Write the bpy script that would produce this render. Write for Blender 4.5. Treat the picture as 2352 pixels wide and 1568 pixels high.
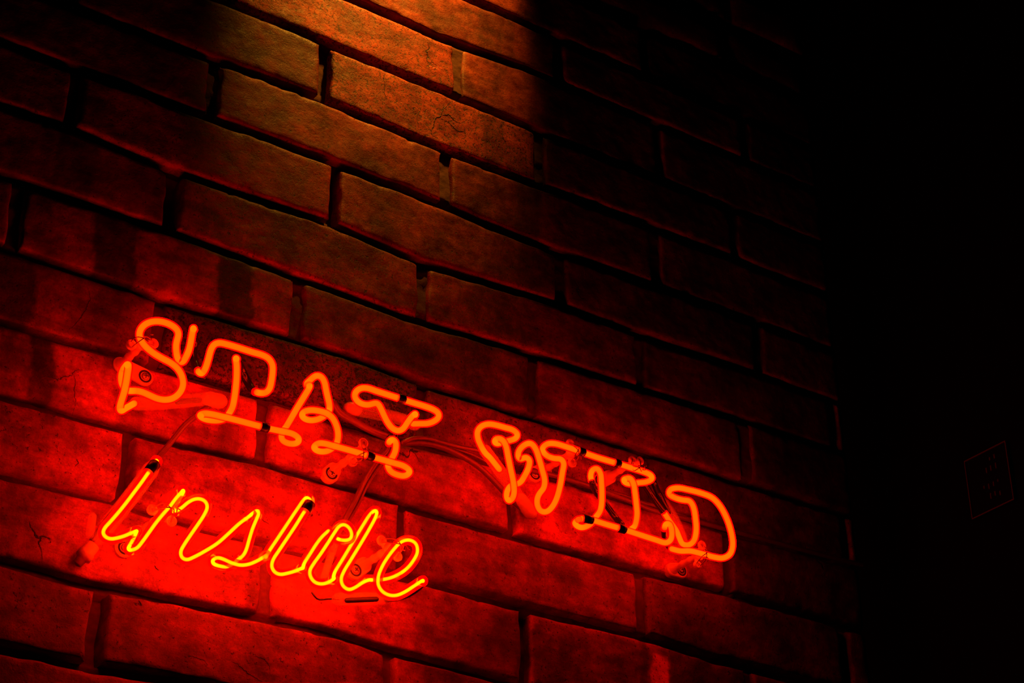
import bpy, bmesh, math, random
import numpy as np
from mathutils import Vector, Matrix
for o in list(bpy.data.objects): bpy.data.objects.remove(o, do_unlink=True)
SC = bpy.context.scene
COL = SC.collection

# ------------------------------------------------------------------ camera
FPX, YAW, PITCH, ROLL = 4519.61, 0.60875869, 0.51999942, -0.01175605
H = 0.06                                    # brick course height
CAM = np.array([0.0, -20.10474*H, 1.55])
cy, sy, cp, sp, cr, sr = math.cos(YAW), math.sin(YAW), math.cos(PITCH), math.sin(PITCH), math.cos(ROLL), math.sin(ROLL)
FW = np.array([sy*cp, cy*cp, sp]); RI0 = np.array([cy, -sy, 0.0]); UP0 = np.cross(RI0, FW)
RI = RI0*cr + UP0*sr; UP = -RI0*sr + UP0*cr
cam = bpy.data.cameras.new('camera'); camo = bpy.data.objects.new('camera', cam); COL.objects.link(camo)
cam.sensor_width = 36.0; cam.lens = FPX/2352*36.0; cam.clip_start = 0.01
M = Matrix(((RI[0], UP[0], -FW[0], CAM[0]), (RI[1], UP[1], -FW[1], CAM[1]), (RI[2], UP[2], -FW[2], CAM[2]), (0, 0, 0, 1)))
camo.matrix_world = M
SC.camera = camo

# ------------------------------------------------------------------ world, lamp, exposure
w = bpy.data.worlds.new('night'); SC.world = w; w.use_nodes = True
w.node_tree.nodes['Background'].inputs[0].default_value = (0, 0, 0, 1)
w.node_tree.nodes['Background'].inputs[1].default_value = 0.0
SC.view_settings.view_transform = 'Standard'; SC.view_settings.look = 'None'
SC.view_settings.exposure = 0.0; SC.view_settings.gamma = 1.0; SC.view_settings.use_curve_mapping = False

E_BIG, E_SMALL = 18.0, 28.0                  # glow of the wide letters and of the thin script
sl = bpy.data.lights.new('wall_washer', 'SPOT'); so = bpy.data.objects.new('wall_washer', sl); COL.objects.link(so)
so.location = (0.742, -0.15, 3.10)
LAMP_AIM = Vector((0.726, 0.0, 2.85))
so.rotation_euler = (LAMP_AIM - so.location).to_track_quat('-Z', 'Y').to_euler()
sl.energy = 52; sl.color = (1.0, 0.37, 0.022); sl.spot_size = math.radians(47); sl.spot_blend = 1.0
sl.shadow_soft_size = 0.012

# ------------------------------------------------------------------ helpers
def at(px, py, d=0.0):
    """point seen at this pixel of the photograph that stands d metres off the brick wall"""
    v = (px-1176)*RI - (py-784)*UP + FPX*FW
    t = (-d - CAM[1])/v[1]
    return CAM + v*t
def link(name, me, mat=None, parent=None):
    o = bpy.data.objects.new(name, me); COL.objects.link(o)
    if mat is not None: me.materials.append(mat)
    if parent is not None:
        o.parent = parent; o.matrix_parent_inverse = parent_inv(parent)
    return o
def world_loc(o):
    v = Vector((0, 0, 0))
    while o: v += o.location; o = o.parent
    return v
def parent_inv(p):
    return Matrix.Translation(-ROOT[p.name])
ROOT = {}
def thing(name, label, cat, loc, group=None):
    o = bpy.data.objects.new(name, None); COL.objects.link(o); o.location = Vector([float(c) for c in loc])
    o.empty_display_size = 0.02
    ROOT[o.name] = o.location.copy(); tag(o, label, cat, group)
    return o
def tag(o, label, cat, group=None):
    o['label'] = label; o['category'] = cat
    if group: o['group'] = group
    return o
def part(name, me, mat, parent, label=None):
    o = link(name, me, mat)
    o.parent = parent
    if parent.name in ROOT: o.matrix_parent_inverse = Matrix.Translation(-ROOT[parent.name])
    if label: o['label'] = label
    return o
def mesh(name, V, F, smooth=True):
    me = bpy.data.meshes.new(name)
    me.from_pydata([tuple(map(float, v)) for v in V], [], F)
    if smooth: me.polygons.foreach_set('use_smooth', [True]*len(me.polygons))
    me.update(); return me
def spline(P, step=0.0012):
    """Catmull-Rom (centripetal) through P, resampled evenly"""
    P = [np.array(p, float) for p in P]
    if len(P) == 2: 
        n = max(2, int(np.linalg.norm(P[1]-P[0])/step)); return np.array([P[0]+(P[1]-P[0])*i/n for i in range(n+1)])
    Q = [2*P[0]-P[1]] + P + [2*P[-1]-P[-2]]
    out = []
    for i in range(1, len(Q)-2):
        p0, p1, p2, p3 = Q[i-1:i+3]
        t0 = 0; t1 = t0+np.linalg.norm(p1-p0)**.5+1e-9; t2 = t1+np.linalg.norm(p2-p1)**.5+1e-9; t3 = t2+np.linalg.norm(p3-p2)**.5+1e-9
        for k in range(10):
            t = t1+(t2-t1)*k/10
            a1 = (t1-t)/(t1-t0)*p0+(t-t0)/(t1-t0)*p1; a2 = (t2-t)/(t2-t1)*p1+(t-t1)/(t2-t1)*p2; a3 = (t3-t)/(t3-t2)*p2+(t-t2)/(t3-t2)*p3
            b1 = (t2-t)/(t2-t0)*a1+(t-t0)/(t2-t0)*a2; b2 = (t3-t)/(t3-t1)*a2+(t-t1)/(t3-t1)*a3
            out.append((t2-t)/(t2-t1)*b1+(t-t1)/(t2-t1)*b2)
    out.append(P[-1]); out = np.array(out)
    s = np.r_[0, np.cumsum(np.linalg.norm(np.diff(out, axis=0), axis=1))]
    n = max(2, int(s[-1]/step)); q = np.linspace(0, s[-1], n+1)
    R_ = np.stack([np.interp(q, s, out[:, i]) for i in range(3)], 1)
    for _ in range(2):
        R_[1:-1] = R_[1:-1]*.5 + (R_[:-2]+R_[2:])*.25
    return R_
def sweep(C, r, seg=14, cap=True, name='tube'):
    """round tube of radius r (number or list) along the points C, rounded ends"""
    C = np.array(C, float); n = len(C); r = np.ones(n)*r if np.isscalar(r) else np.array(r)
    T = np.gradient(C, axis=0); T /= np.linalg.norm(T, axis=1)[:, None]+1e-12
    rings = []; rr = []; cc = []
    if cap:
        for a in (80, 55, 30): cc.append(C[0]-T[0]*r[0]*math.sin(math.radians(a))); rr.append(r[0]*math.cos(math.radians(a)))
    st = len(cc); cc += list(C); rr += list(r)
    if cap:
        for a in (30, 55, 80): cc.append(C[-1]+T[-1]*r[-1]*math.sin(math.radians(a))); rr.append(r[-1]*math.cos(math.radians(a)))
    TT = np.concatenate([np.repeat(T[:1], st, 0), T, np.repeat(T[-1:], len(cc)-st-n, 0)])
    nrm = np.cross(TT[0], [0.1, 1, 0.2]); nrm /= np.linalg.norm(nrm)
    V = []; F = []; ang = np.arange(seg)/seg*2*math.pi
    for c, q, t in zip(cc, rr, TT):
        nrm = nrm - t*(nrm@t); nrm /= np.linalg.norm(nrm); b = np.cross(t, nrm)
        V += [c+q*(math.cos(a)*nrm+math.sin(a)*b) for a in ang]
    m = len(cc)
    for i in range(m-1):
        for j in range(seg):
            k = (j+1) % seg; F.append((i*seg+j, i*seg+k, (i+1)*seg+k, (i+1)*seg+j))
    F.append(tuple(range(seg))[::-1]); F.append(tuple((m-1)*seg+j for j in range(seg)))
    return mesh(name, V, F)
def lathe(axis_o, axis_d, prof, seg=20, name='lathe'):
    """profile [(distance along axis, radius)...] turned round the axis"""
    o = np.array(axis_o, float); d = np.array(axis_d, float); d /= np.linalg.norm(d)
    n = np.cross(d, [0.31, 0.2, 0.9]); n /= np.linalg.norm(n); b = np.cross(d, n); V = []; F = []
    for s, r in prof:
        V += [o+d*s+max(r, 1e-5)*(math.cos(a)*n+math.sin(a)*b) for a in np.arange(seg)/seg*2*math.pi]
    for i in range(len(prof)-1):
        for j in range(seg):
            k = (j+1) % seg; F.append((i*seg+j, i*seg+k, (i+1)*seg+k, (i+1)*seg+j))
    F.append(tuple(range(seg))[::-1]); F.append(tuple((len(prof)-1)*seg+j for j in range(seg)))
    me = mesh(name, V, F); bm = bmesh.new(); bm.from_mesh(me); bmesh.ops.recalc_face_normals(bm, faces=bm.faces); bm.to_mesh(me); bm.free(); return me
def join_meshes(ms, name):
    bm = bmesh.new()
    for m in ms: bm.from_mesh(m)
    me = bpy.data.meshes.new(name); bm.to_mesh(me); bm.free()
    me.polygons.foreach_set('use_smooth', [True]*len(me.polygons)); return me

# ------------------------------------------------------------------ materials
def newmat(name):
    m = bpy.data.materials.new(name); m.use_nodes = True; nt = m.node_tree
    for n in list(nt.nodes): nt.nodes.remove(n)
    out = nt.nodes.new('ShaderNodeOutputMaterial'); return m, nt, out
def N(nt, t, **kw):
    n = nt.nodes.new(t)
    for k, v in kw.items(): setattr(n, k, v)
    return n
def simple(name, col, rough, metal=0.0, noise=0.15, scale=300, bump=0.1, trans=0.0, coat=0.0, spec=0.5):
    m, nt, out = newmat(name); b = N(nt, 'ShaderNodeBsdfPrincipled')
    tc = N(nt, 'ShaderNodeTexCoord'); no = N(nt, 'ShaderNodeTexNoise'); no.inputs['Scale'].default_value = scale; no.inputs['Detail'].default_value = 3
    nt.links.new(tc.outputs['Object'], no.inputs['Vector'])
    mx = N(nt, 'ShaderNodeMix', data_type='RGBA'); mx.inputs['A'].default_value = tuple(c*(1-noise) for c in col)+(1,); mx.inputs['B'].default_value = tuple(min(1, c*(1+noise)) for c in col)+(1,)
    nt.links.new(no.outputs['Fac'], mx.inputs['Factor']); nt.links.new(mx.outputs['Result'], b.inputs['Base Color'])
    bp = N(nt, 'ShaderNodeBump'); bp.inputs['Strength'].default_value = bump; bp.inputs['Distance'].default_value = 0.0005
    nt.links.new(no.outputs['Fac'], bp.inputs['Height']); nt.links.new(bp.outputs['Normal'], b.inputs['Normal'])
    b.inputs['Roughness'].default_value = rough; b.inputs['Metallic'].default_value = metal
    b.inputs['Coat Weight'].default_value = coat; b.inputs['Specular IOR Level'].default_value = spec
    if trans:
        tr = N(nt, 'ShaderNodeBsdfTransparent'); ms = N(nt, 'ShaderNodeMixShader'); ms.inputs[0].default_value = 1-trans
        nt.links.new(tr.outputs[0], ms.inputs[1]); nt.links.new(b.outputs[0], ms.inputs[2]); nt.links.new(ms.outputs[0], out.inputs[0])
    else: nt.links.new(b.outputs[0], out.inputs[0])
    return m
def shell_mat(name, strength, gloss=False):
    """glowing glass wall of the tube: lets the gas behind it show, adds deep red light"""
    m, nt, out = newmat(name)
    tr = N(nt, 'ShaderNodeBsdfTransparent'); em = N(nt, 'ShaderNodeEmission'); ad = N(nt, 'ShaderNodeAddShader')
    tr.inputs[0].default_value = (.35, .35, .35, 1); em.inputs[0].default_value = (1, 0.0, 0.0, 1); em.inputs[1].default_value = strength
    if gloss:
        gl = N(nt, 'ShaderNodeBsdfGlossy'); gl.inputs['Roughness'].default_value = 0.05; gl.inputs['Color'].default_value = (1, 1, 1, 1)
        fr = N(nt, 'ShaderNodeFresnel'); fr.inputs['IOR'].default_value = 1.4; mx = N(nt, 'ShaderNodeMixShader')
        mu = N(nt, 'ShaderNodeMath', operation='MULTIPLY'); mu.inputs[1].default_value = 0.2; nt.links.new(fr.outputs[0], mu.inputs[0]); nt.links.new(mu.outputs[0], mx.inputs[0]); nt.links.new(tr.outputs[0], mx.inputs[1]); nt.links.new(gl.outputs[0], mx.inputs[2]); src = mx
    else: src = tr
    nt.links.new(src.outputs[0], ad.inputs[0]); nt.links.new(em.outputs[0], ad.inputs[1]); nt.links.new(ad.outputs[0], out.inputs[0])
    return m
def gas_mat(name, col, strength, sigma):
    m, nt, out = newmat(name)
    tr = N(nt, 'ShaderNodeBsdfTransparent'); em = N(nt, 'ShaderNodeEmission')
    em.inputs[0].default_value = col+(1,); em.inputs[1].default_value = strength
    ab = N(nt, 'ShaderNodeVolumeAbsorption'); ab.inputs['Color'].default_value = (0, 0, 0, 1); ab.inputs['Density'].default_value = sigma; ad = N(nt, 'ShaderNodeAddShader')
    nt.links.new(ab.outputs[0], ad.inputs[0]); nt.links.new(em.outputs[0], ad.inputs[1])
    nt.links.new(tr.outputs[0], out.inputs['Surface']); nt.links.new(ad.outputs[0], out.inputs['Volume']); return m
R_BIG, R_CORE, R_GLASS, R_THIN = 0.0031, 0.0024, 0.0037, 0.00135
M_SHELL = shell_mat('coated_tube_glow', E_BIG/2)
M_GAS = gas_mat('orange_discharge', (0.5, 0.5, 0.0), 5.7*0.155*220/(1-math.exp(-2*R_CORE*220)), 220)
M_GLASS = shell_mat('clear_tube_glow', E_SMALL/2, True)
M_GAS2 = gas_mat('yellow_discharge', (0.5, 0.5, 0.0), 5.7*0.80*300/(1-math.exp(-2*R_THIN*300)), 300)
M_BLACK = simple('blackout_paint', (0.012, 0.008, 0.008), 0.35, noise=.5, scale=500, bump=.3)
M_BTUBE = simple('black_painted_glass', (0.010, 0.006, 0.006), 0.18, noise=.4, scale=400, bump=.1)
M_CABLE = simple('cable_sheath', (0.10, 0.03, 0.03), 0.30, noise=.4, scale=250, bump=.2)
M_SLEEVE = simple('clear_sleeve', (0.75, 0.55, 0.50), 0.15, noise=.1, scale=200, bump=.2, trans=.8)
M_BOOT = simple('rubber_boot', (0.5, 0.25, 0.22), 0.4, noise=.25, scale=300, bump=.5)
M_DARKMETAL = simple('electrode_metal', (0.03, 0.02, 0.02), 0.45, metal=.6, noise=.3)
M_SUPPORT = simple('support_plastic', (0.75, 0.45, 0.42), 0.22, noise=.12, scale=250, bump=.3, trans=.35)
M_BASE = simple('support_base_plastic', (0.6, 0.35, 0.33), 0.3, noise=.12, scale=250, bump=.3)
M_SCREW = simple('screw_steel', (0.35, 0.3, 0.3), 0.35, metal=.8, noise=.3, scale=600)
M_RECESS = simple('screw_recess', (0.01, 0.008, 0.008), 0.8)
M_WIRE = simple('tie_wire', (0.22, 0.10, 0.08), 0.3, metal=.6, noise=.2)

def brick_mat():
    m, nt, out = newmat('old_brick'); L = nt.links.new
    b = N(nt, 'ShaderNodeBsdfPrincipled'); tc = N(nt, 'ShaderNodeTexCoord'); P_ = tc.outputs['Object']
    def noise(s, d=4, r=.6, vec=None, dist=0.0):
        n = N(nt, 'ShaderNodeTexNoise'); n.inputs['Scale'].default_value = s; n.inputs['Detail'].default_value = d; n.inputs['Roughness'].default_value = r; n.inputs['Distortion'].default_value = dist
        L(vec or P_, n.inputs['Vector']); return n.outputs['Fac']
    def ramp(x, a, b_, lo=0.0, hi=1.0):
        n = N(nt, 'ShaderNodeMapRange'); n.clamp = True; n.interpolation_type = 'SMOOTHSTEP'
        for i, v in zip(('From Min', 'From Max', 'To Min', 'To Max'), (a, b_, lo, hi)): n.inputs[i].default_value = v
        L(x, n.inputs['Value']); return n.outputs[0]
    def math_(op, x, y=None, v=None):
        n = N(nt, 'ShaderNodeMath', operation=op); L(x, n.inputs[0])
        if y is not None: L(y, n.inputs[1])
        elif v is not None: n.inputs[1].default_value = v
        return n.outputs[0]
    mp = N(nt, 'ShaderNodeMapping'); mp.inputs['Scale'].default_value = (0.35, 1, 1.6); L(P_, mp.inputs['Vector'])
    streak = noise(60, 5, .65, mp.outputs[0], 0.6)
    big = noise(22, 4, .6); mid = noise(95, 5, .7); fine = noise(700, 4, .7)
    tone = math_('MULTIPLY', ramp(big, .32, .68, .42, 1.35), ramp(mid, .3, .72, .65, 1.25))
    tone = math_('MULTIPLY', tone, ramp(streak, .3, .7, .7, 1.2))
    tone = math_('MULTIPLY', tone, ramp(fine, .3, .7, .8, 1.15))
    at_ = N(nt, 'ShaderNodeAttribute', attribute_name='stain_shade'); tone = math_('MULTIPLY', tone, at_.outputs['Fac'])
    rg = N(nt, 'ShaderNodeAttribute', attribute_name='rough')
    # dark pits and scorched specks, thicker where the brick is rough
    sp1 = noise(330, 3, .75); thr = N(nt, 'ShaderNodeMapRange'); thr.inputs['From Min'].default_value = 0; thr.inputs['From Max'].default_value = 1; thr.inputs['To Min'].default_value = .655; thr.inputs['To Max'].default_value = .50; L(rg.outputs['Fac'], thr.inputs['Value'])
    pm = math_('SUBTRACT', sp1, thr.outputs[0]); pit = ramp(pm, -.01, .05)
    sp2 = noise(130, 4, .8, dist=1.0); pit2 = ramp(sp2, .68, .74)
    pit = math_('MAXIMUM', pit, pit2)
    # hairline cracks along a warped cell boundary, only in a few places
    wv = N(nt, 'ShaderNodeVectorMath', operation='ADD'); nn = N(nt, 'ShaderNodeTexNoise'); nn.inputs['Scale'].default_value = 70; nn.inputs['Detail'].default_value = 4; L(P_, nn.inputs['Vector'])
    sc_ = N(nt, 'ShaderNodeVectorMath', operation='SCALE'); sc_.inputs['Scale'].default_value = 0.022; L(nn.outputs['Color'], sc_.inputs[0]); L(P_, wv.inputs[0]); L(sc_.outputs[0], wv.inputs[1])
    vo = N(nt, 'ShaderNodeTexVoronoi', feature='DISTANCE_TO_EDGE'); vo.inputs['Scale'].default_value = 17; L(wv.outputs[0], vo.inputs['Vector'])
    ck = math_('MULTIPLY', ramp(vo.outputs['Distance'], .006, .016, 1, 0), ramp(noise(14, 2, .5), .66, .70))
    dk = math_('MAXIMUM', math_('MULTIPLY', pit, v=.75), math_('MULTIPLY', ck, v=.85))
    tone = math_('MULTIPLY', tone, math_('SUBTRACT', N_one(nt), dk))
    col = N(nt, 'ShaderNodeMix', data_type='RGBA'); col.inputs['A'].default_value = (0.30, 0.035, 0.012, 1); col.inputs['B'].default_value = (0.34, 0.055, 0.014, 1); L(ramp(noise(40, 4, .6), .4, .65), col.inputs['Factor'])
    cm = N(nt, 'ShaderNodeVectorMath', operation='SCALE'); L(col.outputs['Result'], cm.inputs[0]); L(tone, cm.inputs['Scale']); L(cm.outputs[0], b.inputs['Base Color'])
    L(ramp(mid, .3, .7, .42, .7), b.inputs['Roughness']); b.inputs['Specular IOR Level'].default_value = 0.2
    hgt = math_('ADD', math_('MULTIPLY', fine, v=.25), math_('MULTIPLY', mid, v=.8))
    hgt = math_('SUBTRACT', hgt, math_('MULTIPLY', dk, v=.8))
    bp = N(nt, 'ShaderNodeBump'); bp.inputs['Strength'].default_value = .9; bp.inputs['Distance'].default_value = 0.0011; L(hgt, bp.inputs['Height']); L(bp.outputs[0], b.inputs['Normal'])
    L(b.outputs[0], out.inputs[0]); return m
def N_one(nt):
    v = N(nt, 'ShaderNodeValue'); v.outputs[0].default_value = 1.0; return v.outputs[0]
M_BRICK = brick_mat()
M_MORTAR = simple('old_mortar', (0.09, 0.020, 0.008), 0.95, noise=.5, scale=260, bump=1.0)
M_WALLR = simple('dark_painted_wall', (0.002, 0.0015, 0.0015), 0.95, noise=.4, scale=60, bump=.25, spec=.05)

# ------------------------------------------------------------------ brick wall
Z0 = 1.55 + 19.9752*H
OFF = {1: [(11.25, .047), (12.79, .01), (14.42, .10)], 2: [(9.71, .06), (13.08, .016), (14.53, 0)], 3: [(9.1, -.022), (9.78, .03), (12.98, -.041), (14.51, -.032), (15.62, .03)],
 4: [(8.95, .002), (9.84, .016), (11.11, 0), (12.94, -.011), (13.45, -.06), (14.86, -.10), (18.73, -.059)], 5: [(7.16, .05), (8.6, -.042), (9.9, -.022), (10.99, 0), (12.48, -.13), (14.92, -.02), (16.47, -.05), (18.82, -.026)],
 6: [(7.15, .032), (8.68, .027), (11.19, -.044), (12.21, -.09), (14.5, -.014), (16.42, .021), (18.29, .046)], 7: [(6.43, .009), (8.73, -.034), (10.45, -.023), (11.57, -.02), (12.52, -.07), (13.44, -.061), (15.31, -.051), (18.23, -.047)],
 8: [(6.56, -.019), (8.16, -.001), (9.03, -.014), (10.3, .03), (11.31, -.03), (11.96, -.03), (14.94, .10), (16.59, .06), (18.11, .067), (19.48, .09)],
 9: [(6.68, .025), (7.5, .031), (8.19, .016), (8.81, .02), (10.11, .07), (11.77, .06), (12.81, .036), (13.93, .029), (16.28, .023), (17.75, .045), (18.16, .029)],
 10: [(6.8, .037), (8.17, .06), (9.41, 0), (12.64, .031), (14.13, .018), (16.23, .04), (17.39, -.03)], 11: [(6.94, -.019), (8.05, -.07), (9.1, -.023), (10.66, .018), (11.38, .03), (12.12, -.034), (13.77, -.08)], 12: [(7.06, -.017), (8.1, -.025), (9.18, .019)]}
def bedz(k, X):
    q = OFF.get(k)
    if not q: return Z0-k*H + 0*X
    xs = [a*H for a, _ in q]; return Z0-k*H+H*np.interp(X, xs, [b for _, b in q])
PERP = {0: 11.1, 1: 13.08, 2: 10.79, 3: 12.89, 4: 11.03, 5: 12.5, 6: 10.55, 7: 12.5, 8: 10.15, 9: 12.25, 10: 10.32, 11: 12.12, 12: 10.2, 13: 12.1, -1: 12.9, -2: 10.9}
FIX = {2: [10.79, 14.59], 3: [9.06, 12.89], 4: [11.03, 14.93, 18.8], 5: [8.63, 12.5, 16.4], 6: [6.58, 10.55, 14.4, 18.35], 8: [10.15, 14.01, 17.84], 9: [8.35, 12.25, 16.16], 10: [10.32, 14.2, 18.1], 11: [8.18, 12.12]}
XL, XR, LB = 2.0, 20.5, 3.89
def perps(k):
    f = FIX.get(k, [PERP.get(k, 11.0 if k % 2 else 12.8)]); xs = list(f)
    while xs[0] > XL: xs.insert(0, xs[0]-LB)
    while xs[-1] < XR: xs.append(xs[-1]+LB)
    return [x*H for x in xs]
rs = np.random.RandomState(7); LAT = rs.rand(256, 256)
def vnoise(x, z, s, seed=0):
    x = np.asarray(x)*s+seed*17.3+500; z = np.asarray(z)*s+seed*7.7+500
    xi = np.floor(x).astype(int); zi = np.floor(z).astype(int); fx = x-xi; fz = z-zi; fx = fx*fx*(3-2*fx); fz = fz*fz*(3-2*fz)
    g = lambda a, b: LAT[a % 256, b % 256]
    return (g(xi, zi)*(1-fx)+g(xi+1, zi)*fx)*(1-fz)+(g(xi, zi+1)*(1-fx)+g(xi+1, zi+1)*fx)*fz - .5
# darker kiln bands that run across single bricks: (course, X from, X to in course heights, tone)
BANDS = [(6, 7.62, 8.25, .28), (6, 9.35, 9.92, .26), (6, 6.8, 7.1, .7), (7, 6.0, 6.95, .35), (8, 6.95, 7.3, .3), (8, 6.0, 6.4, .6), (7, 7.6, 8.6, .75), (8, 8.1, 8.5, .55), (8, 9.45, 9.8, .6),
         (9, 9.9, 10.3, .7), (9, 10.75, 11.1, .75), (10, 10.0, 10.35, .6), (10, 16.13, 16.3, .45), (10, 16.62, 18.1, .45), (2, 13.5, 13.9, .55), (2, 12.15, 12.4, .8), (9, 14.2, 14.5, .7), (8, 12.0, 12.3, .7), (4, 13.5, 14.9, .8), (3, 14.1, 14.6, .5)]
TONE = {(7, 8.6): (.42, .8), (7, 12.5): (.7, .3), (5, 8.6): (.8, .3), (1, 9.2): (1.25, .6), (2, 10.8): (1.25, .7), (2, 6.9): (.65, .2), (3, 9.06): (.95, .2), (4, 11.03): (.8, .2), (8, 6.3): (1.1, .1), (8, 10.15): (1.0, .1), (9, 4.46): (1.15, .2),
        (9, 8.35): (1.05, .1), (10, 6.43): (1.25, .1), (11, 8.18): (.5, .2), (11, 4.3): (.5, .2), (10, 6.43): (1.1, .1), (8, 17.84): (.4, .2), (6, 18.35): (.35, .2), (7, 16.4): (.6, .2), (10, 18.1): (.45, .2), (11, 16.0): (.5, .1), (11, 12.12): (.6, .1), (5, 16.4): (.5, .1), (4, 14.93): (.45, .2), (6, 14.4): (.8, .1), (3, 12.89): (.7, .2), (10, 10.32): (1.15, .15), (10, 14.2): (1.0, .3), (9, 12.25): (.95, .2), (8, 14.01): (1.3, .1), (9, 16.16): (.5, .3), (5, 12.5): (.7, .2)}  # bricks toward the right end toned down: falloff of the light painted in
wall = bpy.data.objects.new('wall_back', None); COL.objects.link(wall); wall['kind'] = 'structure'; wall.location = (XL*H, 0, Z0-16*H); ROOT['wall_back'] = wall.location.copy()
wall['label'] = 'old painted brick wall behind the neon sign'
random.seed(3); nb = 0; SURF = []
for k in range(-3, 17):
    xs = perps(k)
    for i in range(len(xs)-1):
        a, b = max(xs[i], XL*H-.02), min(xs[i+1], XR*H+.02)
        if b-a < .02: continue
        jw = .0050*(.8+.6*random.random()); x0 = a+jw*(1.5 if (k, round(xs[i]/H, 1)) == (5, 8.6) else 1); x1 = b-jw*.9
        if b >= XR*H: x1 = XR*H-.001
        near = -1 <= k <= 13
        st = .0026 if near else .012
        nx = max(4, int((x1-x0)/st)); nz = max(4, int(H/st)); nb += 1
        us = np.linspace(0, 1, nx+1); vs = np.linspace(0, 1, nz+1)
        us = np.r_[0, .0035/(x1-x0)*.35, us[1:-1], 1-.0035/(x1-x0)*.35, 1] if near else us; vs = np.r_[0, .02, vs[1:-1], .98, 1] if near else vs
        U, W_ = np.meshgrid(us, vs); nx = len(us)-1; nz = len(vs)-1
        seed = nb*.37
        X = x0+U*(x1-x0)
        wob = .0005*vnoise(X, W_*.05+k, 30, seed)*2 + .0003*vnoise(X, W_*.05, 160, seed+3)*2
        g = .0036*(.85+.4*random.random())
        zb = bedz(k+1, X)+g+ wob*1.0; zt = bedz(k, X)-g + .0005*vnoise(X, X*0+k*3.1, 40, seed+9)*2
        Z = zb+(zt-zb)*W_
        X = X + .0012*vnoise(Z, X*0+i*2.3, 70, seed+5)*2*np.where(U < .5, 1, -1)*(np.abs(U-.5)*2)**3
        ex = np.minimum(U, 1-U)*(x1-x0); ez = np.minimum(W_, 1-W_)*(H-2*g)
        rr = .0034*(1+.5*vnoise(X, Z, 90, seed+1)*2); rr = np.clip(rr, .0012, .006)
        e = np.minimum(ex, ez); both = (ex < rr) & (ez < rr); dist = rr-np.hypot(np.maximum(rr-ex, 0), np.maximum(rr-ez, 0)); e = np.where(both, np.clip(dist, 0, None), e)
        t_ = np.clip(1-e/rr, 0, 1); Y = rr*.8*(1-np.sqrt(np.clip(1-t_**2, 0, 1)))
        Y = Y + .0014*vnoise(X, Z, 18, seed+2) + .0007*vnoise(X, Z, 55, seed+4) + .0005*vnoise(X, Z, 160, seed+6)
        chip = np.clip(vnoise(X, Z, 110, seed+8)*2-.6, 0, 1)*np.clip(1-e/.006, 0, 1); Y = Y+chip*.005
        Y = Y + (random.random()-.5)*.0022 + (U-.5)*(random.random()-.5)*.002
        # ring that runs back into the wall
        def ring(A, back=False):
            A = np.pad(A, 1, mode='edge'); return A
        X, Z, Y2, ST = ring(X), ring(Z), ring(Y), None
        Y2[0, :] = Y2[-1, :] = .02; Y2[:, 0] = Y2[:, -1] = .02
        nX, nZ = X.shape[1], X.shape[0]
        V = np.stack([X, Y2, Z], -1).reshape(-1, 3)
        idx = np.arange(nX*nZ).reshape(nZ, nX)
        F = np.stack([idx[:-1, :-1], idx[:-1, 1:], idx[1:, 1:], idx[1:, :-1]], -1).reshape(-1, 4)
        me = bpy.data.meshes.new('brick'); me.vertices.add(len(V)); me.vertices.foreach_set('co', V.ravel())
        me.loops.add(F.size); me.loops.foreach_set('vertex_index', F.ravel().astype(np.int32)); me.polygons.add(len(F))
        me.polygons.foreach_set('loop_start', np.arange(0, F.size, 4, dtype=np.int32)); me.polygons.foreach_set('use_smooth', np.ones(len(F), bool)); me.update(calc_edges=True)
        # brick tone, with the dimming at the right end put in, plus the kiln bands
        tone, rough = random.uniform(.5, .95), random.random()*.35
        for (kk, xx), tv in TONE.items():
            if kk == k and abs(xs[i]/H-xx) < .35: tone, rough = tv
        Xh = X/H + .045*vnoise(Z, X*0, 60, seed)*2 + .03*vnoise(X, Z, 250, seed)*2
        S = np.full(X.shape, tone)
        bl = [q for q in BANDS if q[0] == k]
        if not bl or k in (0, 1, 11, 12):
            for _ in range(random.choice((0, 1, 1, 2))):
                c = random.uniform(xs[i], xs[i+1])/H; wd = random.uniform(.12, .35); bl.append((k, c-wd, c+wd, random.uniform(.5, .8)))
        for _, ba, bb, tv in bl:
            mk = np.clip((Xh-ba)/.05, 0, 1)*np.clip((bb-Xh)/.05, 0, 1); S = S*(1-mk*(1-tv))
            rough_a = None
        if k == 10 and xs[i]/H > 13.5:        # pale scraped patch right of the joint
            pa = np.clip(1-((Xh-16.47)/.17)**2, 0, 1)*np.clip((Z-(Z0-10.93*H))/.004, 0, 1)*np.clip((Z0-10.16*H-Z)/.006, 0, 1); S = S*(1+2.2*np.clip(pa*3, 0, 1)*(Xh > 16.3))
        A = me.attributes.new('stain_shade', 'FLOAT', 'POINT'); A.data.foreach_set('value', S.ravel().astype(np.float32))
        A = me.attributes.new('rough', 'FLOAT', 'POINT'); A.data.foreach_set('value', np.full(S.size, rough, np.float32))
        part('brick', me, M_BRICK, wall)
        if near: SURF.append(np.stack([X[1:-1, 1:-1].ravel(), Y.ravel(), Z[1:-1, 1:-1].ravel()], 1))
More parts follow.
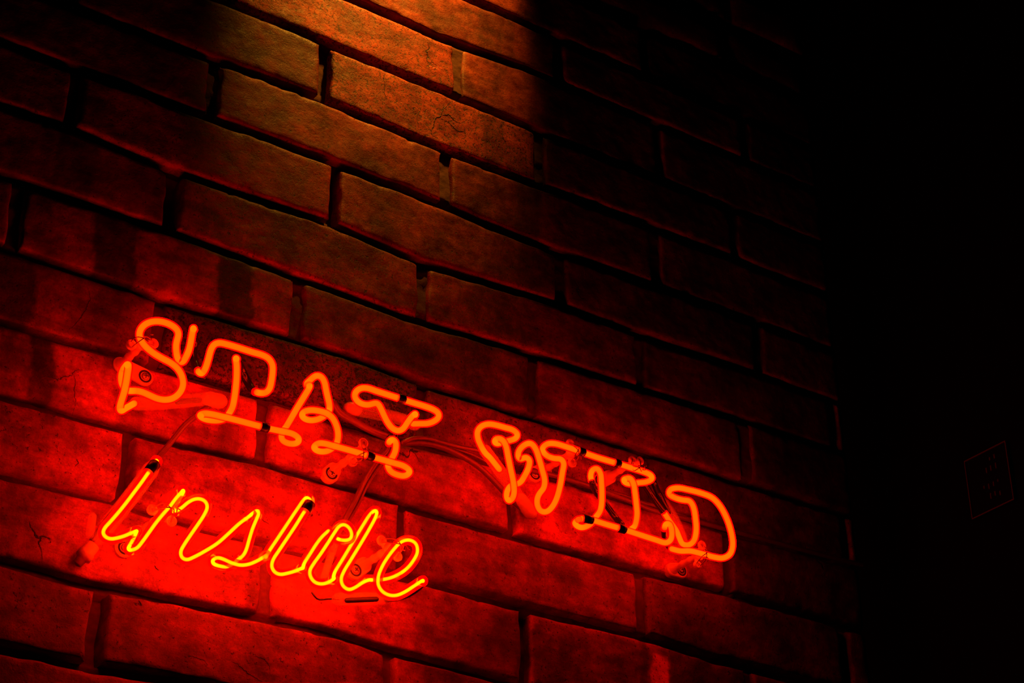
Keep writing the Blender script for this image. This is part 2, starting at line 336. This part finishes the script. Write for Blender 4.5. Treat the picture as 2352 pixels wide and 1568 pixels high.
# mortar bed behind the bricks: recessed, higher in the upright joints
gx = np.arange(XL*H-.02, XR*H, .0030); gz = np.arange(Z0-17*H, Z0+3*H, .0022); GX, GZ = np.meshgrid(gx, gz)
GY = np.full(GX.shape, .0115)
DEEP = {(5, 8.6): .018, (4, 11.0): .016, (11, 8.2): .018, (9, 8.4): .014, (9, 8.3): .014, (2, 10.8): .010, (10, 14.2): .012, (6, 18.4): .003, (1, 13.1): .0035, (8, 14.0): .009, (11, 12.1): .009}
for k in range(-3, 17):
    inrow = (GZ < bedz(k, GX)-.004) & (GZ > bedz(k+1, GX)+.004)
    for j, x in enumerate(perps(k)):
        m_ = inrow & (np.abs(GX-x) < .012)
        dep = DEEP.get((k, round(x/H, 1)), .0055)
        GY[m_] = dep
GY += .004*vnoise(GX, GZ*.6, 30, 1)+.0026*vnoise(GX*.5, GZ, 90, 2)+.0016*vnoise(GX, GZ, 240, 3)
idx = np.arange(GX.size).reshape(GX.shape); F = np.stack([idx[:-1, :-1], idx[:-1, 1:], idx[1:, 1:], idx[1:, :-1]], -1).reshape(-1, 4)
me = bpy.data.meshes.new('mortar'); me.vertices.add(GX.size); me.vertices.foreach_set('co', np.stack([GX, GY, GZ], -1).ravel())
me.loops.add(F.size); me.loops.foreach_set('vertex_index', F.ravel().astype(np.int32)); me.polygons.add(len(F)); me.polygons.foreach_set('loop_start', np.arange(0, F.size, 4, dtype=np.int32)); me.polygons.foreach_set('use_smooth', np.ones(len(F), bool)); me.update(calc_edges=True)
part('mortar', me, M_MORTAR, wall)

# hairline cracks that follow the brick faces
SURF = np.concatenate(SURF)
def A3(x, y): return x/3, 400+y/3
def A2(x, y): return 600+x/3, y/3
def A4(x, y): return x/3, 1045+y/3
CR = [(A3, [(265, 1410), (290, 1395), (350, 1400), (400, 1418), (440, 1395), (480, 1395), (510, 1360), (535, 1350)], .0005), (A3, [(505, 1385), (515, 1450), (508, 1500), (518, 1560), (512, 1620), (508, 1650)], .00045),
 (A2, [(1300, 710), (1250, 760), (1235, 800), (1200, 815), (1190, 860), (1175, 920), (1210, 945)], .0006), (A2, [(1235, 800), (1290, 790), (1330, 830), (1370, 850)], .0006), (A2, [(1240, 815), (1300, 850), (1350, 900), (1400, 905)], .0005),
 (A2, [(1660, 890), (1665, 950), (1690, 1000), (1680, 1050)], .0004), (A2, [(840, 520), (850, 600), (848, 650), (880, 690)], .0004), (A2, [(1110, 690), (1095, 760), (1075, 820), (1085, 870)], .0003),
 (A4, [(1590, 1420), (1640, 1450), (1700, 1500), (1800, 1560)], .0005), (A4, [(1270, 1370), (1350, 1400), (1400, 1415), (1430, 1450)], .0004), (A4, [(1750, 1385), (1820, 1410), (1850, 1450), (1860, 1490)], .0005),
 (A3, [(605, 780), (620, 850), (600, 910), (580, 950), (540, 1010), (480, 1070)], .0004), (A4, [(530, 20), (545, 50), (520, 75)], .0005), (A4, [(955, 1000), (975, 1040)], .0009), (A4, [(1065, 765), (1085, 795)], .0007)]
rj = random.Random(5)
for reg, L_, rad in CR:
    rad *= .65
    C = spline([at(*reg(*q)) for q in L_], .0009); C[:, 0] += [rj.uniform(-.0005, .0005) for _ in C]; C[:, 2] += [rj.uniform(-.0005, .0005) for _ in C]
    for c in C:
        for _ in range(2):
            m_ = np.argmin((SURF[:, 0]-c[0])**2+(SURF[:, 2]-c[2])**2); c[1] = SURF[m_, 1]
    n_ = len(C); part('crack', sweep(C, [rad*(.35+.65*math.sin(math.pi*(i+.5)/n_))*rj.uniform(.6, 1.2) for i in range(n_)], 5), M_RECESS, wall)

# dark return wall on the right
XC = XR*H
def wallgrid(x, y0, y1, z0, z1, n=60):
    ys = np.linspace(y0, y1, n); zs = np.linspace(z0, z1, n*2); V = []; F = []
    for z in zs:
        for y in ys: V.append((x-.001+.0015*float(vnoise(y, z, 25, 4)), y, z))
    for i in range(2*n-1):
        for j in range(n-1): F.append((i*n+j, i*n+j+1, (i+1)*n+j+1, (i+1)*n+j))
    nv = len(V); V += [(x+.1, y0, z0), (x+.1, y1, z0), (x+.1, y1, z1), (x+.1, y0, z1)]
    F += [(nv, nv+3, nv+2, nv+1), (0, nv, nv+1, n-1), (0, (2*n-1)*n, nv+3, nv), ((2*n-1)*n, 2*n*n-1, nv+2, nv+3), (n-1, nv+1, nv+2, 2*n*n-1)]
    me = mesh('wall_right', V, F); bm = bmesh.new(); bm.from_mesh(me); bmesh.ops.recalc_face_normals(bm, faces=bm.faces); bm.to_mesh(me); bm.free(); return me
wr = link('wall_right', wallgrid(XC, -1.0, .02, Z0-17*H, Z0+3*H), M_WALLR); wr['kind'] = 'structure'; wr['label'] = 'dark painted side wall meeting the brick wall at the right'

# small framed notice on the return wall
NY0, NY1, NZ0, NZ1 = -.1960, -.1470, 2.2645, 2.3210
nt_ = thing('notice_plate', 'small dark framed notice with faint lettering on the side wall at far right', 'sign', (XC, (NY0+NY1)/2, NZ0))
def box(a, b, name='box', bev=.0004):
    bm = bmesh.new(); bmesh.ops.create_cube(bm, size=1)
    for v in bm.verts: v.co = Vector([(a[i]+b[i])/2+v.co[i]*(b[i]-a[i]) for i in range(3)])
    bmesh.ops.bevel(bm, geom=bm.edges[:], offset=bev, segments=2, affect='EDGES'); me = bpy.data.meshes.new(name); bm.to_mesh(me); bm.free(); return me
M_PLATE = simple('plate_black', (0.002, 0.0015, 0.0015), 0.8, spec=.05); M_FRAME = simple('plate_frame', (0.10, 0.05, 0.05), 0.6, spec=.2); M_INK = simple('plate_letters', (0.07, 0.03, 0.03), 0.7, spec=.1)
part('plate', box((XC-.0035, NY0, NZ0), (XC-.0008, NY1, NZ1)), M_PLATE, nt_)
fw = .0009
for a, b in (((NY0, NZ1-fw), (NY1, NZ1)), ((NY0, NZ0), (NY1, NZ0+fw)), ((NY0, NZ0+fw), (NY0+fw, NZ1-fw)), ((NY1-fw, NZ0+fw), (NY1, NZ1-fw))):
    part('frame_bar', box((XC-.0048, a[0], a[1]), (XC-.0033, b[0], b[1]), bev=.0002), M_FRAME, nt_)
def onright(px, py, x=XC-.0035):
    v = (px-1176)*RI - (py-784)*UP + FPX*FW; t = (x-CAM[0])/v[0]; return CAM+v*t
for gx_, gy_, hh in ((690, 510, 1.), (636, 540, .7), (710, 620, 1.3), (650, 650, 1.2), (598, 680, 1.2), (735, 800, .6), (683, 840, 1.), (627, 870, 1.2), (570, 882, .7), (762, 950, 1.), (703, 955, 1.), (650, 985, 1.3)):
    c = onright(2152+gx_/5.225, 950+gy_/5.225); part('letter', box((c[0]-.0006, c[1]-.0007, c[2]-.0021*hh), (c[0]+.0003, c[1]+.0007, c[2]+.0021*hh), bev=.0002), M_INK, nt_)

# ------------------------------------------------------------------ neon tubes
def R1(x, y): return 150+x/3.92, 680+y/3.92
def R2(x, y): return 600+x/4.704, 820+y/4.704
def R3(x, y): return 1050+x/3.357, 920+y/3.357
def R4(x, y): return 150+x/5.227, 1020+y/5.227
def R5(x, y): return 560+x/5.227, 1100+y/5.227
def RF(x, y): return x, y
def pts(reg, L_, d0=44):
    out = []
    for p in L_:
        x, y = reg(p[0], p[1]); out.append(at(x, y, (p[2] if len(p) > 2 else d0)/1000))
    return out
def tube(root, name, reg, L_, label=None, thin=False, d0=44, step=.0012):
    C = spline(pts(reg, L_, d0), step)
    r = R_GLASS if thin else R_BIG; rc = R_THIN if thin else R_CORE
    o = part(name, sweep(C, r, 16), M_GLASS if thin else M_SHELL, root, label)
    part('gas_column', sweep(C, rc, 12), M_GAS2 if thin else M_GAS, o, 'yellow glowing core' if thin else 'orange glowing core')
    return o
def rod(root, name, reg, L_, r, mat, label=None, d0=20, seg=12):
    return part(name, sweep(spline(pts(reg, L_, d0), .002), r, seg), mat, root, label)
def band(root, reg, a, b, r=.0035, d0=44):
    C = spline(pts(reg, [a, b], d0), .002); c = (C[0]+C[-1])/2; d = C[-1]-C[0]; l = np.linalg.norm(d)
    return part('blackout_band', lathe(C[0], d, [(0, r-.0006), (0, r), (l*.5, r*1.03), (l, r), (l, r-.0006)], 18), M_BLACK, root, 'black painted band')
def electrode(root, reg, sleeve, dark=None, boot=None, r=.0052, d0=16):
    s = part('electrode_sleeve', sweep(spline(pts(reg, sleeve, d0), .003), r, 16), M_SLEEVE, root, 'clear electrode sleeve')
    if dark: part('electrode_shell', sweep(spline(pts(reg, dark, d0), .003), r*.42, 12), M_DARKMETAL, s)
    if boot: part('end_boot', sweep(spline(pts(reg, boot, d0), .002), r*1.12, 14), M_BOOT, root, 'rubber end boot')

# --- STAY
stay = thing('neon_word', 'orange glowing neon word STAY in slab capitals, upper left on the brick wall', 'neon sign', at(570, 940, 0), 'neon words')
tube(stay, 'letter_tube', R1, [(620, 965, 22), (585, 985, 28), (540, 1010, 35), (500, 1030, 42), (489, 1015, 44), (500, 960), (525, 880), (548, 780), (562, 690), (569, 640), (566, 615, 42), (545, 625, 34), (515, 670, 28), (503, 730, 28), (510, 790, 28), (545, 840, 30), (590, 852, 38), (640, 852), (690, 862), (760, 892), (830, 922), (900, 933), (970, 918), (1030, 870), (1060, 800), (1050, 720), (1010, 650), (950, 600), (870, 558), (790, 510), (720, 450), (675, 385), (668, 330), (695, 275), (745, 240), (810, 226), (880, 232), (950, 258), (1005, 300), (1020, 340), (1008, 390), (998, 440), (1000, 500), (1012, 560, 40), (1030, 590, 38), (1055, 595, 40), (1085, 550), (1115, 480), (1132, 400), (1146, 320), (1152, 290, 43), (1158, 305, 34)], 'letter S')
rod(stay, 'blackout_tube', R1, [(1158, 305, 34), (1160, 420, 22), (1150, 520, 20), (1165, 600, 22), (1190, 670, 30)], R_BIG, M_BTUBE, 'black painted link between S and T')
tube(stay, 'letter_tube', R1, [(1195, 672, 31), (1215, 692, 38), (1240, 688), (1265, 640), (1290, 560), (1312, 480), (1340, 435), (1385, 420), (1450, 432), (1560, 464), (1680, 502), (1780, 532), (1835, 565), (1865, 620), (1865, 700), (1855, 770), (1840, 830), (1805, 868), (1760, 872, 40), (1710, 860, 32)], 'letter T, top bar')
rod(stay, 'blackout_tube', R1, [(1710, 860, 32), (1680, 840, 22), (1640, 770, 18), (1600, 690, 18), (1560, 600, 26), (1545, 565, 34)], R_BIG, M_BTUBE, 'black painted link inside T')
tb = tube(stay, 'letter_tube', R1, [(1545, 565, 34), (1536, 566, 43), (1543, 620), (1543, 720), (1535, 820), (1522, 920), (1505, 1000), (1478, 1050, 40), (1440, 1100, 29), (1380, 1118, 27), (1300, 1115, 28), (1235, 1095, 33), (1218, 1065, 42), (1245, 1055), (1320, 1062), (1420, 1085), (1560, 1120), (1700, 1157), (1850, 1195), (1960, 1218), (2050, 1240), (2098, 1275, 43), (2098, 1310, 38), (2060, 1328, 32), (2000, 1322, 28), (1950, 1290, 27), (1950, 1230, 30), (1985, 1180, 42), (2030, 1105), (2085, 1010), (2140, 920), (2185, 845), (2200, 815, 43), (2190, 795, 34)], 'letter T stem and foot, A left leg')
band(tb, R1, (1755, 1171), (1828, 1190))
tube(stay, 'letter_tube', R2, [(500, 310, 34), (490, 290, 34), (520, 258, 40), (565, 215), (610, 198), (655, 218), (685, 275), (700, 350), (718, 430), (735, 500), (738, 550, 42), (710, 610, 32), (640, 660, 28), (560, 682, 27), (480, 670, 30), (440, 625, 37), (465, 588, 43), (530, 572), (620, 580), (700, 603), (765, 650), (805, 720), (828, 800), (830, 870), (815, 930, 40), (780, 975, 29), (720, 1012, 27), (650, 1020, 28), (590, 1000, 33), (575, 960, 41), (610, 932), (680, 932), (780, 958), (900, 990), (1030, 1027), (1150, 1062), (1300, 1105), (1440, 1145), (1540, 1175), (1595, 1215, 43), (1595, 1255, 37), (1545, 1282, 31), (1470, 1270, 27), (1400, 1235, 26), (1370, 1180, 28), (1400, 1110, 41), (1440, 1040), (1455, 970), (1452, 915), (1425, 893, 42), (1390, 905, 34), (1380, 930, 28)], 'letter A and foot of Y')
band(stay, R2, (1136, 1056), (1212, 1078))
rod(stay, 'blackout_tube', R2, [(1380, 930, 28), (1385, 880, 22), (1420, 850, 22), (1440, 848, 30)], R_BIG*.9, M_BTUBE)
tube(stay, 'letter_tube', R2, [(1640, 720, 24), (1720, 718, 28), (1800, 715, 32), (1870, 690, 36), (1918, 645, 41), (1910, 600), (1860, 565), (1760, 528), (1640, 492), (1500, 448), (1360, 403), (1250, 368), (1150, 335), (1080, 335), (1025, 370), (1010, 420), (1035, 470, 42), (1090, 505, 40), (1160, 515, 40), (1215, 500, 42), (1255, 498), (1290, 550), (1330, 635), (1370, 710), (1420, 770), (1480, 795), (1530, 775), (1580, 705), (1625, 645), (1657, 615, 43), (1665, 625, 34)], 'letter Y')
band(stay, R2, (1475, 441), (1550, 464))
electrode(stay, R1, [(640, 965, 20), (800, 965, 17), (1000, 950, 15), (1270, 925, 13)], [(1010, 950, 14), (1205, 935, 13)], [(1290, 925, 13), (1390, 945, 12)])
electrode(stay, R2, [(1660, 725, 20), (1480, 660, 16), (1250, 610, 14), (1030, 570, 12)], [(1300, 640, 14), (1120, 600, 12)], [(1010, 565, 11), (960, 560, 10)])

# --- WILD
wild = thing('neon_word', 'orange glowing neon word WILD in slab capitals, right of the other two words', 'neon sign', at(1380, 1130, 0), 'neon words')
tube(wild, 'letter_tube', R3, [(325, 528, 20), (295, 490, 24), (255, 440, 30), (215, 400, 38), (185, 350), (160, 290), (158, 235), (190, 195), (245, 180), (310, 190), (370, 207), (430, 225), (463, 255, 43), (450, 290, 36), (410, 305, 30), (360, 318, 28), (310, 330, 31), (290, 312, 38), (305, 292, 43), (345, 298), (375, 345), (393, 430), (413, 530), (432, 620), (440, 690), (430, 745), (408, 770, 42), (385, 750, 36), (385, 700, 32), (420, 650, 30), (480, 635, 36), (520, 580), (552, 510), (558, 460), (530, 437, 40), (485, 450, 33), (470, 420, 36), (480, 380, 40), (520, 340), (570, 330), (605, 370), (630, 440), (655, 530), (675, 610), (668, 670), (635, 715), (618, 755), (620, 810), (645, 850), (690, 855), (735, 815), (770, 745), (795, 650), (812, 550), (822, 480), (800, 450, 42), (750, 445, 36), (700, 428, 31), (668, 400, 33), (660, 362, 40), (690, 335), (750, 330), (850, 358), (950, 392), (1080, 437), (1230, 482), (1350, 520), (1430, 545), (1490, 572, 43), (1500, 605, 37), (1460, 625, 32), (1400, 632, 28), (1330, 640, 28), (1292, 625, 33), (1295, 600, 42), (1335, 597), (1360, 640), (1373, 720), (1383, 810), (1387, 880), (1372, 960, 40), (1340, 990, 30)], 'letter W, bar and upright of L')
band(wild, R3, (935, 388), (980, 402)); band(wild, R3, (1212, 477), (1254, 490))
rod(wild, 'blackout_tube', R3, [(1040, 625, 30), (1060, 690, 20), (1140, 790, 18), (1220, 900, 18), (1270, 955, 26)], R_BIG*.85, M_BTUBE, 'black painted link')
tube(wild, 'letter_tube', R3, [(1035, 612, 28), (1030, 575, 34), (1048, 530, 42), (1080, 522), (1105, 560), (1113, 640), (1116, 720), (1113, 800), (1100, 855), (1070, 895, 38), (1030, 950, 28), (980, 975, 27), (930, 968, 33), (910, 935, 41), (935, 915, 44)], 'letter I')
tube(wild, 'letter_tube', R3, [(935, 915, 44), (985, 908), (1060, 925), (1150, 953), (1270, 988), (1400, 1030), (1530, 1072), (1610, 1095), (1648, 1070), (1655, 1010), (1640, 955), (1610, 950, 38), (1598, 985, 30)], 'foot bar under I and L')
band(wild, R3, (965, 905), (1040, 920)); band(wild, R3, (1240, 979), (1295, 996))
rod(wild, 'blackout_tube', R3, [(1598, 985, 30), (1595, 1035, 24), (1620, 1110, 22), (1660, 1150, 30)], R_BIG*.8, M_BTUBE, 'black painted link')
rod(wild, 'blackout_tube', R3, [(1440, 640, 24), (1500, 730, 18), (1590, 855, 18)], R_BIG*.9, M_BTUBE, 'black painted link')
rod(wild, 'blackout_tube', R3, [(1515, 630, 24), (1560, 730, 14), (1640, 870, 14)], R_BIG*.9, M_BTUBE, 'black painted link')
tube(wild, 'letter_tube', R3, [(1600, 868, 18), (1640, 930, 19), (1690, 1000, 22), (1715, 1060, 26), (1740, 1105, 31), (1790, 1110, 38), (1825, 1080), (1843, 1000), (1838, 910), (1822, 820), (1795, 775), (1740, 765), (1680, 748), (1635, 720, 41), (1640, 688), (1700, 672), (1790, 688), (1890, 715), (1970, 750), (2030, 815), (2080, 910), (2112, 1010), (2125, 1110), (2105, 1180), (2050, 1212), (1980, 1205), (1890, 1180), (1800, 1158), (1720, 1158), (1655, 1142)], 'letter D')
electrode(wild, R3, [(215, 385, 22), (330, 540, 16), (430, 680, 12), (480, 750, 10)], None, [(490, 765, 9), (565, 860, 7)])
electrode(wild, R3, [(1740, 1100, 20), (1700, 980, 14), (1630, 850, 12), (1590, 790, 11)], [(1680, 950, 12), (1640, 870, 11)], None)

# --- inside
ins = thing('neon_word', 'yellow glowing neon word inside in thin script, lowest of the three words', 'neon sign', at(600, 1250, 0), 'neon words')
i1 = tube(ins, 'letter_tube', R4, [(1090, 195, 36), (1100, 212, 43), (1075, 240), (1030, 300), (990, 350), (920, 450), (830, 570), (740, 690), (640, 815), (540, 930), (470, 1010), (452, 1065), (480, 1110), (540, 1135), (610, 1127), (700, 1103), (780, 1070), (845, 1045, 43), (852, 1055, 36), (820, 1130, 29), (775, 1210, 29), (760, 1255, 36), (795, 1270, 43), (860, 1245), (920, 1175), (1000, 1065), (1090, 940), (1180, 830), (1260, 740), (1330, 645), (1395, 575), (1412, 555, 42), (1410, 590, 34), (1360, 680, 29), (1310, 770, 31), (1300, 805, 39), (1335, 800), (1400, 760), (1470, 700), (1545, 660), (1620, 655), (1685, 690), (1705, 750), (1670, 840), (1600, 950), (1510, 1080), (1430, 1200), (1385, 1290), (1400, 1360), (1460, 1385), (1540, 1355), (1680, 1280), (1830, 1185), (1960, 1070), (2090, 950), (2200, 870), (2260, 820, 40), (2310, 790, 43), (2322, 830), (2290, 910), (2245, 1020), (2205, 1150), (2170, 1270), (2130, 1340), (2070, 1385, 40), (2020, 1430, 32), (1940, 1470, 29), (1850, 1460, 29), (1785, 1435, 33), (1775, 1385, 41), (1820, 1360), (1890, 1375), (1990, 1420), (2100, 1450), (2200, 1440), (2300, 1400), (2370, 1360), (2415, 1330, 43)], 'letters i, n and s', True)
band(i1, R4, (1085, 228), (1000, 336), .0041)
tube(ins, 'letter_tube', R5, [(262, 935, 43), (275, 925, 34), (300, 870, 28), (400, 720, 27), (520, 540, 27), (640, 360, 28), (725, 240, 33), (765, 228, 40), (795, 245, 43), (785, 300), (710, 415), (620, 560), (520, 710), (420, 860), (350, 970), (335, 1050), (370, 1115), (435, 1143), (520, 1130), (610, 1105), (695, 1070, 43), (710, 1060, 34), (730, 1000, 28), (800, 890, 27), (870, 780, 27), (940, 690, 28), (1015, 620, 28)], 'second letter i', True)
band(ins, R5, (795, 290), (735, 392), .0043)
tube(ins, 'letter_tube', R5, [(1125, 715, 40), (1160, 728), (1220, 735), (1280, 715), (1295, 650), (1260, 580), (1205, 545), (1145, 565), (1090, 640), (1010, 765), (920, 900), (835, 1020), (792, 1100), (800, 1170), (850, 1235), (930, 1258), (1010, 1240), (1075, 1200, 43), (1078, 1170, 34), (1095, 1110, 28), (1180, 970, 27), (1300, 770, 27), (1420, 570, 27), (1510, 430, 30), (1570, 380, 38), (1598, 400, 43), (1580, 460), (1500, 610), (1400, 780), (1290, 960), (1200, 1110), (1168, 1200), (1190, 1280), (1260, 1325), (1335, 1300), (1420, 1245), (1500, 1210, 42), (1545, 1210, 38)], 'letter d', True)
tube(ins, 'letter_tube', R5, [(1560, 1215, 34), (1650, 1207, 32), (1760, 1185, 36), (1870, 1135), (1960, 1070), (2040, 970), (2085, 870), (2070, 780), (2010, 735), (1945, 733), (1880, 760), (1820, 820), (1740, 920), (1665, 1040), (1615, 1170), (1615, 1270), (1660, 1345), (1740, 1390), (1830, 1395), (1930, 1355), (2040, 1285), (2140, 1220, 43), (2150, 1230, 34)], 'letter e', True)
rod(ins, 'blackout_tube', R5, [(2150, 1230, 34), (2060, 1320, 24), (1900, 1400, 17), (1720, 1430, 14)], .0032, M_BTUBE)
electrode(ins, R4, [(1030, 300, 24), (900, 480, 20), (700, 740, 16), (480, 1010, 12), (400, 1110, 10)], None, None, r=.0062)
electrode(ins, R5, [(1720, 1430, 14), (1450, 1435, 12), (1130, 1440, 10)], [(1590, 1440, 18), (1240, 1455, 17)], None, r=.0048)
bt = part('end_boot', lathe(at(*R4(340, 1210), .010), at(*R4(235, 1330), .008)-at(*R4(340, 1210), .010), [(0, .004), (.0, .0048), (.006, .0052), (.007, .006), (.012, .006), (.013, .004), (.018, .0034), (.019, .0012)]), M_BOOT, ins, 'ribbed end boot')

# ------------------------------------------------------------------ supports, tie wires, screws
def support(label, reg, ears, screw, tie, tdir=(1, 0, .25), de=.038):
    E = [at(*reg(*e), de) for e in ears]; c = sum(E)/len(E); foot = np.array([c[0], 0.0, c[2]])
    t = thing('tube_support', label, 'tube support', foot, 'clear stand-offs that hold the neon tubes')
    n = np.array([0, -1.0, 0])
    part('post', lathe(foot+n*.002, n, [(0, .0050), (.002, .0046), (.004, .0032), (.012, .0028), (.013, .0033), (.015, .0033), (.016, .0028), (.022, .0028), (.023, .0033), (.025, .0033), (.026, .0028), (de-.006, .0028), (de-.004, .004), (de-.002, .0045), (de-.001, .003)], 16), M_SUPPORT, t)
    for e in E:
        d = e-c; part('ear', join_meshes([lathe(e-n*.0012, n, [(0, .003), (.0004, .0038), (.0024, .0040), (.003, .0034), (.0032, .0015), (.0026, .0012)], 16), sweep(spline([c-n*.004, c+d*.6-n*.002, e]), .0018, 8)], 'ear'), M_SUPPORT, t)
    sc = at(*screw) if screw else foot+np.array([-.012, 0, -.008])
    # capsule shaped base plate from the post foot to the screw
    d = (sc-foot)*np.array([1, 0, 1]); L_ = np.linalg.norm(d)
    if L_ < 1e-4: d = np.array([-.01, 0, -.006]); L_ = np.linalg.norm(d)
    u = d/L_; p = np.array([-u[2], 0, u[0]]); V = []; rim = []
    for i in range(13): a = math.pi/2+math.pi*i/12; rim.append(foot+.0062*(math.cos(a)*u+math.sin(a)*p))
    for i in range(13): a = -math.pi/2+math.pi*i/12; rim.append(foot+d+.0070*(math.cos(a)*u+math.sin(a)*p))
    m_ = len(rim); ctr = foot+d/2; V = [q+n*-.003 for q in rim]+[q+n*.0022 for q in rim]+[ctr+(q-ctr)*.9+n*.0032 for q in rim]
    F = [(i, (i+1) % m_, m_+(i+1) % m_, m_+i) for i in range(m_)]+[(m_+i, m_+(i+1) % m_, 2*m_+(i+1) % m_, 2*m_+i) for i in range(m_)]+[tuple(2*m_+i for i in range(m_))]
    part('base_plate', mesh('base', V, F, False), M_BASE, t)
    s0 = foot+d+n*.0028
    part('washer', lathe(s0, n, [(0, .0052), (.0006, .0052), (.0008, .0045), (.0003, .0034)], 20), M_RECESS, t)
    s_ = part('screw', lathe(s0, n, [(0, .0030), (.0012, .0030), (.0018, .0024), (.0020, .0010)], 18), M_SCREW, t)
    bx = []
    for a in (.3, .3+math.pi/2):
        v = math.cos(a)*u+math.sin(a)*p; bx.append(sweep(np.array([s0+n*.0020-v*.0016, s0+n*.0020+v*.0016]), .0004, 6))
    part('cross_slot', join_meshes(bx, 'slot'), M_RECESS, s_)
    # tie wire: two loops crossing over the tube, ends twisted
    T = at(*reg(*tie[:2]), .044); a = np.array(E[0]); b = np.array(E[-1]); ax = (b-a)/ (np.linalg.norm(b-a)+1e-9)
    up = np.cross(n, ax); ws = []
    for s in (-1, 1):
        ws.append(sweep(spline([a+up*.002*s+n*.001, T-ax*.0042+up*.0022*s+n*.0015, T+n*.0042+up*.0002*s, T+ax*.0042-up*.0022*s+n*.0015, b-up*.002*s+n*.001], .0008), .00042, 6))
    tw = T+ax*.004-up*.002+n*.003
    ws.append(sweep(spline([tw+up*.001, tw+ax*.002+n*.002, tw+ax*.001+up*.003+n*.003, tw+ax*.004+up*.004+n*.002], .0006), .00042, 6))
    part('tie_wire', join_meshes(ws, 'tie'), M_WIRE, t)
    return t
support('clear stand-off with two round ears wired round the left bend of S', R1, [(590, 440), (790, 430)], (329, 868), (680, 400))
support('clear stand-off wired to the foot bar between A and Y', R2, [(1100, 930), (985, 1130)], (757, 1090), (1080, 1050))
support('clear stand-off wired to the top bar right of W', R3, [(870, 330), (885, 480)], None, (910, 395))
support('clear stand-off wired to the serif bar above L', R3, [(1350, 460), (1405, 465)], None, (1380, 530))
support('clear stand-off wired to the bottom bar of D', R3, [(1885, 1115), (1850, 1270)], (1560, 1312), (1900, 1185))
support('clear stand-off wired to the stem of script letter n', R4, [(1040, 790), (1270, 925)], (282, 1261), (1220, 780))
support('clear stand-off wired to the upper bend of script letter e', R5, [(1650, 740), (1840, 930)], (812, 1312), (1840, 800))

# ------------------------------------------------------------------ cables
def cable(label, reg, L_, r, mat=M_CABLE, d0=8, cat='cable', name='cable'):
    P = pts(reg, L_, d0); me = sweep(spline(P, .003), r, 10); c = np.array(P[0]); o = link(name, me, mat); return tag(o, label, cat)
cable('thin dark cable running up from the script word to the end of S', RF, [(212, 1240, 10), (238, 1205, 9), (300, 1120, 9), (340, 1075, 9), (385, 1025, 9), (425, 975, 9), (450, 955, 10), (490, 925, 11), (505, 922, 12)], .0022)
cable('dark cable slanting from Y down to the script letter d', RF, [(890, 1005, 10), (893, 1025, 9), (862, 1064, 9), (835, 1108, 9), (817, 1147, 9), (790, 1197, 9), (772, 1240, 11), (765, 1262, 13)], .0022)
cable('second dark cable slanting beside the one from Y to d', RF, [(898, 1010, 8), (900, 1028, 7), (870, 1072, 7), (842, 1116, 7), (822, 1160, 7), (795, 1205, 7), (778, 1240, 8)], .0014)
cable('short upright clear sleeve behind the script letter d', RF, [(768, 1252, 14), (757, 1285, 13), (745, 1322, 12)], .0030, M_SLEEVE, cat='sleeve', name='glass_sleeve')
cable('thick sleeved cable sagging between A and Y', RF, [(766, 925, 12), (778, 946, 12), (810, 965, 11), (850, 987, 10), (887, 1002, 10), (905, 1010, 10)], .0030)
cable('dark cable looping over from Y to the left end of W', RF, [(925, 1016, 9), (945, 1007, 10), (980, 1006, 10), (1020, 1017, 9), (1060, 1027, 9), (1105, 1036, 9), (1140, 1050, 9)], .0018)
cable('lower dark cable curving from Y down behind W', RF, [(925, 1018, 7), (960, 1016, 7), (1010, 1025, 7), (1060, 1047, 7), (1100, 1072, 7), (1135, 1105, 7), (1170, 1142, 7), (1218, 1183, 6)], .0024)
cable('middle thin cable of the three curving from Y to W', RF, [(930, 1014, 6), (980, 1013, 6), (1030, 1026, 6), (1080, 1042, 6), (1120, 1062, 6)], .0012)
cable('long cable running right from behind W along the joint past D', RF, [(1210, 1078, 6), (1258, 1088, 6), (1320, 1105, 6), (1357, 1117, 6), (1393, 1131, 6), (1440, 1148, 6), (1509, 1174, 6), (1600, 1197, 6), (1700, 1224, 6), (1780, 1245, 6), (1858, 1266, 6), (1990, 1300, 6)], .0022)
cable('short cable piece between L and D above the long cable', RF, [(1395, 1128, 5), (1440, 1140, 5), (1470, 1152, 7), (1495, 1158, 8), (1530, 1170, 6), (1575, 1188, 5)], .0018)
cable('thin wire between S and T', RF, [(415, 848, 5), (440, 857, 5), (470, 868, 5)], .0009, cat='wire', name='wire')
cable('short upright rod left of the script letter i', RF, [(212, 1186, 22), (210, 1205, 18), (206, 1228, 12)], .0030, M_SLEEVE, cat='sleeve', name='glass_sleeve')
cable('curled loose wire end under the script letter d', RF, [(717, 1361, 5), (724, 1371, 6), (728, 1378, 5), (736, 1377, 4), (760, 1374, 5), (778, 1376, 8)], .0008, M_BTUBE, cat='wire', name='wire')
